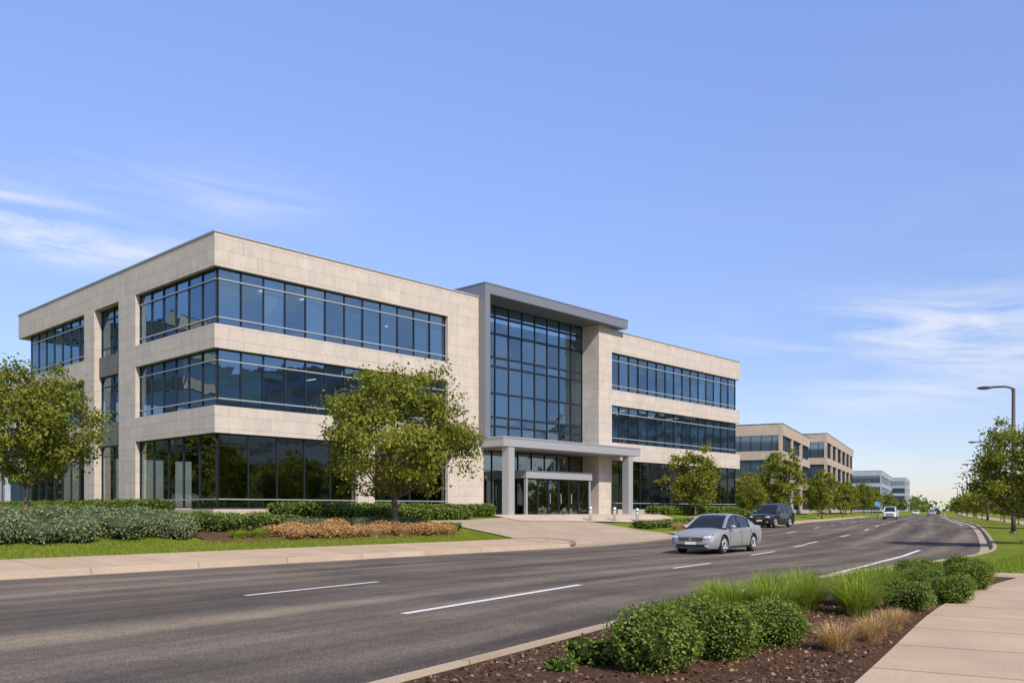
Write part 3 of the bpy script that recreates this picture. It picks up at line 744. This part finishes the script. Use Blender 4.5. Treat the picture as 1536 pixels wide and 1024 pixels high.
# low planter walls
for (a,b) in (((8.2,56.2),(11.2,62.2)),((13.6,66.0),(16.6,71.6))):
    mb=MB(); a=np.array(a);b=np.array(b);L=np.linalg.norm(b-a); mb.box(0,L,0,.35,-.6,.48); mb.box(-.03,L+.03,-.03,.38,.48,.56)
    zz=H(*a); mb.obj('planter_wall',[M_concrete],None,False,(a[0],a[1],zz),math.atan2(*(b-a)[::-1]))

# ------------------------------------------------------------------ street furniture
M_pole=simple('lamp_pole_metal',(.09,.08,.075),.5,.4); M_lens=simple('lamp_lens',(.6,.6,.55),.3)
def lampmesh():
    mb=MB(); mb.tube([(0,0,-.1),(0,0,.12)],[.22,.22],12,0); mb.tube([(0,0,.1),(0,0,.9),(0,0,8.9)],[.14,.13,.10],12,0)
    mb.tube([(0,0,8.7),(-.10,0,8.98),(-.45,0,9.08),(-1.2,0,9.10)],[.08,.07,.06,.06],8,0)
    mb.ell((-1.55,0,9.08),(.48,.2,.10),0,14,8); mb.ell((-1.6,0,9.02),(.3,.12,.07),1,12,6); mb.tube([(0,0,8.9),(0,0,8.98)],[.10,.04],10,0)
    return mb.mesh('street_lamp',[M_pole,M_lens],True)
LM=lampmesh()
for x,y in ((31.0,54.4),(54.6,101),(78.9,150),(106.5,206),(132,258),(157,310),(-14,-8)):
    d=Rt.at(Rt.sy(y),0); d2=Rt.at(Rt.sy(y),1); n=d2-d; mkobj('street_lamp',LM,None,(x,y,H(x,y)),math.atan2(n[1],n[0]))
M_boll=simple('bollard_steel',(.6,.6,.6),.35,.5)
for t,w in ((23.6,4.6),(26.2,4.6),(28.8,4.6)):
    x,y=bw(t,w); mb=MB(); mb.tube([(0,0,-.1),(0,0,.86),(0,0,.92)],[.12,.12,.07],14,0); mb.tube([(0,0,.70),(0,0,.76)],[.125,.125],14,1); mb.obj('bollard',[M_boll,M_frame],None,True,(x,y,H(x,y)+.07))
M_sign=simple('sign_face',(.12,.3,.55),.4); 
for (x,y,m) in ((70.0,168,M_sign),(56.0,135,M_sign)):
    mb=MB(); mb.tube([(0,0,-.1),(0,0,2.9)],[.04,.04],8,0); mb.box(-.3,.3,-.06,-.03,2.0,2.7,1); mb.obj('road_sign',[M_pole,m],None,False,(x,y,H(x,y)),math.radians(-20))

# ------------------------------------------------------------------ vehicles
M_tire=simple('tyre',(.015,.015,.016),.85); M_rim=simple('alloy_rim',(.5,.5,.51),.3,.7); M_dark=simple('dark_trim',(.012,.012,.013),.5)
M_chrome=simple('chrome',(.70,.70,.71),.15,1); M_wing=simple('car_glass',(.018,.022,.025),.06,0,.5,0)
M_hl=simple('headlamp_lens',(.62,.66,.68),.08,.3,.8,1); M_tl=simple('tail_lamp',(.35,.01,.01),.15,0,.6,1); M_plate=simple('number_plate',(.7,.7,.68),.5)
SEDAN=dict(body=[# x, wsill, wmid, wsh, zb, zmid, zsh, ztop
 (-2.38,.58,.66,.60,.36,.60,.84,.88),(-2.30,.76,.82,.74,.27,.60,.94,.985),(-2.0,.84,.885,.80,.21,.58,.98,1.04),(-1.6,.87,.905,.83,.19,.57,.965,1.02),(-1.0,.88,.915,.85,.18,.56,.94,.99),(0,.88,.915,.86,.18,.55,.92,.97),(.9,.88,.912,.85,.18,.55,.90,.965),(1.3,.87,.905,.83,.18,.54,.86,.95),(1.75,.855,.895,.81,.18,.52,.81,.89),(2.1,.82,.87,.78,.19,.50,.75,.82),(2.28,.75,.81,.73,.20,.48,.69,.755),(2.36,.66,.73,.66,.22,.46,.65,.705),(2.40,.56,.62,.57,.26,.45,.60,.65)],
 gh=[(-1.80,1.02),(-1.5,1.16),(-1.15,1.33),(-.8,1.425),(-.35,1.47),(.05,1.475),(.32,1.44),(.62,1.31),(.92,1.13),(1.2,.95)],gw=(.80,.59),zbelt=.93,wx=(1.43,-1.36),wr=.33,roof=(-.95,.40),cpx=-1.2,bp=-.18,doors=(.95,-.18,-1.15),grz=(.48,.62),hlz=.66)
SUV=dict(body=[(-2.42,.66,.72,.66,.42,.75,1.08,1.12),(-2.36,.82,.88,.82,.32,.74,1.14,1.18),(-2.0,.88,.935,.88,.28,.72,1.15,1.19),(-1.0,.90,.95,.89,.26,.70,1.14,1.18),(0,.90,.955,.89,.26,.70,1.12,1.16),(.9,.90,.95,.88,.26,.70,1.10,1.15),(1.3,.89,.945,.87,.26,.70,1.07,1.14),(1.8,.88,.935,.84,.27,.68,1.03,1.10),(2.15,.86,.92,.82,.28,.66,.98,1.05),(2.34,.80,.86,.77,.30,.62,.92,.985),(2.42,.68,.74,.68,.34,.60,.86,.91)],
 gh=[(-2.38,1.16),(-2.25,1.55),(-2.05,1.74),(-1.6,1.82),(-.8,1.86),(0,1.86),(.35,1.82),(.65,1.66),(.95,1.42),(1.28,1.14)],gw=(.86,.68),zbelt=1.12,wx=(1.48,-1.45),wr=.385,roof=(-2.1,.42),cpx=-2.15,bp=-.1,doors=(1.0,-.1,-1.15),grz=(.62,.84),hlz=.86)
def cr1(xs,ys,xq):
    xs=np.array(xs,float);ys=np.array(ys,float); m=np.gradient(ys,xs); i=np.clip(np.searchsorted(xs,xq)-1,0,len(xs)-2)
    h=xs[i+1]-xs[i];t=(xq-xs[i])/h
    return (2*t**3-3*t**2+1)*ys[i]+(t**3-2*t**2+t)*h*m[i]+(-2*t**3+3*t**2)*ys[i+1]+(t**3-t**2)*h*m[i+1]
def car(name,P,paint,loc,heading):
    e=empty(name,loc,heading); mats=[paint,M_dark,M_wing,M_chrome]
    b=np.array(P['body']); xq=np.concatenate([np.linspace(b[0,0],2.0,46),np.linspace(2.03,b[-1,0],14)]); c=[cr1(b[:,0],b[:,k],xq) for k in range(1,8)]
    def section(i):
        ws,wm,wh,zb,zm,zs,zt=[q[i] for q in c]
        return [(ws*.55,zb),(ws*.93,zb+.01),(ws,zb+.09),(wm*.992,(zb+zm)/2+.05),(wm,zm),(wm*.985,(zm+zs)/2+.03),((wm*.4+wh*.6),zs-.03),(wh*.96,zs+.012),(wh*.72,zs+(zt-zs)*.6),(wh*.36,zt-.006),(0,zt)]
    V=[];F=[];
    for i,x in enumerate(xq):
        s=section(i); full=[(y,z) for y,z in s]+[(-y,z) for y,z in s[-2::-1]]
        V+=[(x-.0,y,z) for y,z in full]
    m=21
    for i in range(len(xq)-1):
        for j in range(m-1): F.append((i*m+j,i*m+j+1,(i+1)*m+j+1,(i+1)*m+j))
        F.append((i*m+m-1,i*m,(i+1)*m,(i+1)*m+m-1))
    F.append(tuple(range(m))); F.append(tuple((len(xq)-1)*m+j for j in range(m-1,-1,-1)))
    me=bpy.data.meshes.new('body'); me.from_pydata(V,[],F); 
    for q in mats: me.materials.append(q)
    bm=bmesh.new(); bm.from_mesh(me); bmesh.ops.recalc_face_normals(bm,faces=bm.faces[:]); bm.to_mesh(me); bm.free()
    body=mkobj('body',me)
    cut=MB()
    for wx in P['wx']:
        for sgn in (1,-1): cut.tube([(wx,sgn*.60,P['wr']+.01),(wx,sgn*1.2,P['wr']+.01)],[P['wr']+.06]*2,28,1)
    cm=cut.mesh('cut',mats); bm=bmesh.new(); bm.from_mesh(cm); bmesh.ops.recalc_face_normals(bm,faces=bm.faces[:]); bm.to_mesh(cm); bm.free()
    co=mkobj('cut',cm)
    md=body.modifiers.new('b','BOOLEAN'); md.operation='DIFFERENCE'; md.object=co; md.solver='EXACT'
    bpy.context.view_layer.update(); dg=bpy.context.evaluated_depsgraph_get()
    nm=bpy.data.meshes.new_from_object(body.evaluated_get(dg)); body.modifiers.clear(); body.data=nm; bpy.data.objects.remove(co)
    body.parent=e; weighted_smooth(body,32)
    g=np.array(P['gh']); xg=np.linspace(g[0,0],g[-1,0],30); zg=cr1(g[:,0],g[:,1],xg); zmx=g[:,1].max()
    W0,W1=P['gw']; zb=P['zbelt']; V=[];F=[];M=[]
    def prof(x,z):
        k=max(0,(z-zb))/(zmx-zb); w=W0+(W1-W0)*k; bl=zb-.03
        return [(W0+.02,bl),(W0*.5+w*.5+.02,(bl+z)/2),(w+.005,z-.045*k),(w*.88,z-.012*k),(w*.5,z),(0,z+.006)]
    for x,z in zip(xg,zg):
        s=prof(x,z); V+=[(x,y,q) for y,q in s]+[(x,-y,q) for y,q in s[-2::-1]]
    m=11
    for i in range(len(xg)-1):
        xm=(xg[i]+xg[i+1])/2
        for j in range(m-1):
            jj=j if j<5 else 9-j; side=jj<2
            if side: mi=0 if xm<P['cpx'] else 2
            elif jj==2: mi=0
            else: mi=0 if P['roof'][0]<xm<P['roof'][1] else 2
            F.append((i*m+j,i*m+j+1,(i+1)*m+j+1,(i+1)*m+j)); M.append(mi)
    me=bpy.data.meshes.new('cabin'); me.from_pydata(V,[],F)
    for q in mats: me.materials.append(q)
    me.polygons.foreach_set('material_index',M); bm=bmesh.new(); bm.from_mesh(me); bmesh.ops.recalc_face_normals(bm,faces=bm.faces[:]); bm.to_mesh(me); bm.free()
    cab=mkobj('cabin',me,e); weighted_smooth(cab,50)
    t=MB()
    def gz_(x): return float(cr1(g[:,0],g[:,1],np.array([x]))[0])
    for sg in (1,-1):
        t.tube([(x,sg*(prof(x,z)[2][0]),prof(x,z)[2][1]) for x,z in zip(xg,zg)],[.026]*len(xg),6,0)
        t.tube([(x,sg*(W0+.025),zb-.01) for x in np.linspace(g[0,0]+.25,g[-1,0]-.2,10)],[.013]*10,6,3)
        for px in (P['bp'],P['bp']-.98):
            if px>P['cpx']-.1:
                z=gz_(px); s=prof(px,z); t.tube([(px,sg*(s[0][0]),s[0][1]),(px,sg*(s[1][0]+.004),s[1][1]),(px-.03,sg*(s[2][0]),s[2][1])],[.03,.03,.026],6,1)
        mx=g[-1,0]-.35; t.ell((mx,sg*(W0+.17),zb+.06),(.075,.115,.075),0,12,8); t.tube([(mx,sg*W0,zb+.0),(mx,sg*(W0+.1),zb+.03)],[.03,.025],6,1)
        def side(x):
            i=int(np.argmin(abs(xq-x))); return section(i)
        for dx in P['doors']:
            s=side(dx); t.tube([(dx,sg*(y+.001),z) for y,z in s[2:8]],[.008]*6,4,1,False)
        for hx in (P['doors'][1]+.22,P['doors'][2]+.22):
            s=side(hx); ya,yb=sorted((sg*(s[5][0]-.02),sg*(s[5][0]+.025))); t.box(hx-.09,hx+.09,ya,yb,s[6][1]-.09,s[6][1]-.06,3)
        t.tube([(x,sg*(side(x)[2][0]+.0),side(x)[2][1]-.03) for x in np.linspace(P['wx'][1]+.5,P['wx'][0]-.5,6)],[.03]*6,6,1)
    t.obj('trim',mats,e,True)
    d=MB(); xn=b[-1,0]; g0,g1=P['grz']; SEC=[section(i) for i in range(len(xq))]
    def inside(i,y,z):
        s=SEC[i]; zz=[q[1] for q in s[1:]]; ww=[q[0] for q in s[1:]]
        return min(float(np.interp(z,zz,ww))-abs(y),(c[6][i]-z)*2,(z-c[3][i])*2)
    def nose(y,z):
        prev=inside(len(xq)-1,y,z)
        if prev>=0: return xn
        for i in range(len(xq)-2,0,-1):
            q=inside(i,y,z)
            if q>=0: tt=q/(q-prev+1e-9); return xq[i]+(xq[i+1]-xq[i])*tt
            prev=q
        return xn-.4
    def patch(y0,y1,z0,z1,mi,off=.012,ny=10,nz=3):
        base=len(d.v)
        for a in range(ny+1):
            for q in range(nz+1):
                y=y0+(y1-y0)*a/ny; z=(z0(y) if callable(z0) else z0); zz=(z1(y) if callable(z1) else z1); z=z+(zz-z)*q/nz
                d.v.append((nose(y,z)+off,y+ (off*.7 if y>0 else -off*.7)*(abs(y)>.5),z))
        for a in range(ny):
            for q in range(nz):
                k=base+a*(nz+1)+q; d.f.append((k,k+nz+1,k+nz+2,k+1)); d.m.append(mi)
    patch(-.46,.46,g0,g1,1); 
    for zz in np.linspace(g0+.02,g1-.01,3): patch(-.44,.44,zz-.007,zz+.007,3,.022,10,1)
    z0b=P['body'][-1][4]
    patch(-.62,.62,z0b+.0,g0-.11,1,.014,12,2)
    patch(-.22,.22,g0-.12,g0-.02,4,.03,4,1)
    hh=.10 if P is SUV else .08
    for sg in (1,-1):
        patch(sg*.48,sg*.78,lambda y:P['hlz']-hh-.012+.05*(abs(y)-.46),lambda y:P['hlz']+.03+.10*(abs(y)-.46),1,.012,10,3)
        patch(sg*.50,sg*.76,lambda y:P['hlz']-hh+.05*(abs(y)-.46),lambda y:P['hlz']+.015+.10*(abs(y)-.46),5,.019,10,3)
        patch(sg*.55,sg*.70,g0-.20,g0-.13,5,.020,3,1)
        s=section(1); d.ell((xq[1]-.0,sg*(s[5][0]-.10),s[6][1]-.10),(.06,.14,.075),6,10,6)
    d.tube([(xn+.03,0,(g0+g1)/2),(xn+.04,0,(g0+g1)/2)],[.05,.05],12,3)
    d.box(b[0,0]-.02,b[0,0]+.02,-.25,.25,P['body'][0][5]-.03,P['body'][0][5]+.1,4)
    d.obj('lamps_and_grille',[paint,M_dark,M_wing,M_chrome,M_plate,M_hl,M_tl],e,False)
    w=MB(); R=P['wr']
    for wx in P['wx']:
        for sg in (1,-1):
            yo=sg*(b[:,2].max()-.02); yi=yo-sg*.21
            w.tube([(wx,yi,R),(wx,yi+sg*.02,R),(wx,yo-sg*.025,R),(wx,yo,R)],[R-.03,R,R,R-.025],28,0)
            w.tube([(wx,yo-sg*.01,R),(wx,yo+sg*.004,R)],[R*.70,R*.69],24,2)
            w.tube([(wx,yo-sg*.002,R),(wx,yo+sg*.012,R)],[R*.16]*2,12,1)
            for k in range(9):
                an=2*math.pi*k/9; ca,sa=math.cos(an),math.sin(an); 
                p=[Vector((wx+ca*R*q,yo+sg*.008,R+sa*R*q)) for q in (.12,.66)]
                w.tube(p,[.028,.02],5,1)
            ring=[(wx+math.cos(a)*R*.68,yo+sg*.006,R+math.sin(a)*R*.68) for a in np.linspace(0,2*math.pi,25)]
            w.tube(ring,[.016]*25,5,1,False)
    w.obj('wheels',[M_tire,M_rim,M_dark],e,True)
    u=MB(); u.box(b[0,0]+.3,b[-1,0]-.45,-.58,.58,.2,.5,0); u.obj('underbody',[M_dark],e)
    return e
P_silver=simple('silver_paint',(.36,.355,.345),.36,.35,.4,.35); P_black=simple('black_paint',(.010,.011,.014),.2,.0,.5,.8); P_white=simple('white_paint',(.72,.72,.70),.35,0,.5,.8)
car('silver_sedan',SEDAN,P_silver,(7.95,34.0,0),math.atan2(-.80,-.60))
car('black_suv',SUV,P_black,(20.5,69.5,float(gz(69.5))),math.atan2(-.78,-.62))
def lane(y,d): p=Lf.at(Lf.sy(y),d); q=Lf.at(Lf.sy(y)+1,d); return p,math.atan2(*(p-q)[::-1])
for nm,P,pt,y,d in (('white_suv',SUV,P_white,133,-6.2),('grey_sedan',SEDAN,P_silver,215,-10.5),('white_sedan',SEDAN,P_white,250,-6),('dark_suv',SUV,P_black,285,-11)):
    p,hd=lane(y,d); car(nm,P,pt,(p[0],p[1],.3),hd+(math.pi if d<-8.2 else 0))

# ------------------------------------------------------------------ light & sky
SE=math.radians(42); az=math.atan2(.46,-.888)
sd=Vector((math.sin(az)*math.cos(SE),math.cos(az)*math.cos(SE),math.sin(SE)))
ld=bpy.data.lights.new('sun','SUN'); ld.energy=5.0; ld.angle=math.radians(.5); ld.color=(1,.91,.78)
lo=bpy.data.objects.new('sun',ld); COL.objects.link(lo); lo.rotation_euler=sd.to_track_quat('Z','Y').to_euler(); lo.location=(20,-20,40)
w=bpy.data.worlds.new('World'); scene.world=w; w.use_nodes=True; nt=w.node_tree; bg=nt.nodes['Background']
sky=N(nt,'ShaderNodeTexSky'); sky.sky_type='NISHITA'; sky.sun_disc=False; sky.sun_elevation=SE; sky.sun_rotation=az%(2*math.pi); sky.air_density=1.0; sky.dust_density=.3; sky.ozone_density=2.0
tc=N(nt,'ShaderNodeTexCoord').outputs['Generated']; s=N(nt,'ShaderNodeSeparateXYZ'); nt.links.new(tc,s.inputs[0])
A=mth(nt,'ARCTAN2',s.outputs[0],s.outputs[1]); E=mth(nt,'ARCSINE',s.outputs[2])
skyc=mixc(nt,1,sky.outputs[0],(.95,.97,1.24),'MULTIPLY')
gain=ramp(nt,E,[(0,(.46,.44,.43)),(.15,(.52,.49,.47)),(.35,(.75,.69,.65)),(.55,(.94,.88,.83)),(.9,(.60,.60,.60))])
skyc=mixc(nt,1,skyc,gain,'MULTIPLY'); skyc=mixc(nt,1,skyc,(2.65,2.65,2.65),'MULTIPLY')
cv=N(nt,'ShaderNodeCombineXYZ'); nt.links.new(mth(nt,'MULTIPLY',A,5),cv.inputs[0]); nt.links.new(mth(nt,'ADD',mth(nt,'MULTIPLY',E,34),mth(nt,'MULTIPLY',A,3)),cv.inputs[1])
cn_=noise(nt,cv.outputs[0],1.0,9,.62,.6)
def gauss(a0,sa,e0,se,amp):
    u=mth(nt,'POWER',mth(nt,'ABSOLUTE',mth(nt,'DIVIDE',mth(nt,'SUBTRACT',A,a0),sa)),2); v=mth(nt,'POWER',mth(nt,'ABSOLUTE',mth(nt,'DIVIDE',mth(nt,'SUBTRACT',E,e0),se)),2)
    return mth(nt,'MULTIPLY',mth(nt,'EXPONENT',mth(nt,'MULTIPLY',mth(nt,'ADD',u,v),-1)),amp)
msk=None
for q in ((-.54,.08,.285,.024,1.5),(-.43,.09,.26,.018,1.1),(-.33,.12,.33,.03,.5),(.46,.16,.187,.028,1.3),(.42,.12,.12,.018,.9),(.50,.1,.15,.018,.8),(.1,2.5,.05,.05,.2),(2.6,1.2,.3,.15,.5),(1.6,.7,.25,.1,.8)):
    gq=gauss(*q); msk=gq if msk is None else mth(nt,'ADD',msk,gq)
cf=mth(nt,'MULTIPLY',mth(nt,'MULTIPLY',mth(nt,'SUBTRACT',cn_,.38),3.4,clamp=True),msk,clamp=True)
fin=mixc(nt,mth(nt,'MULTIPLY',cf,.8),skyc,(9.0,9.2,9.8))
nt.links.new(fin,bg.inputs['Color']); bg.inputs['Strength'].default_value=.10

# ------------------------------------------------------------------ camera
cd=bpy.data.cameras.new('camera'); cam=bpy.data.objects.new('camera',cd); COL.objects.link(cam)
cam.location=(0,0,1.6); cam.rotation_euler=(math.radians(90),0,0); cd.sensor_width=36; cd.lens=36*1320/1536; cd.shift_y=253/1536; cd.clip_end=20000; cd.clip_start=.1
scene.camera=cam
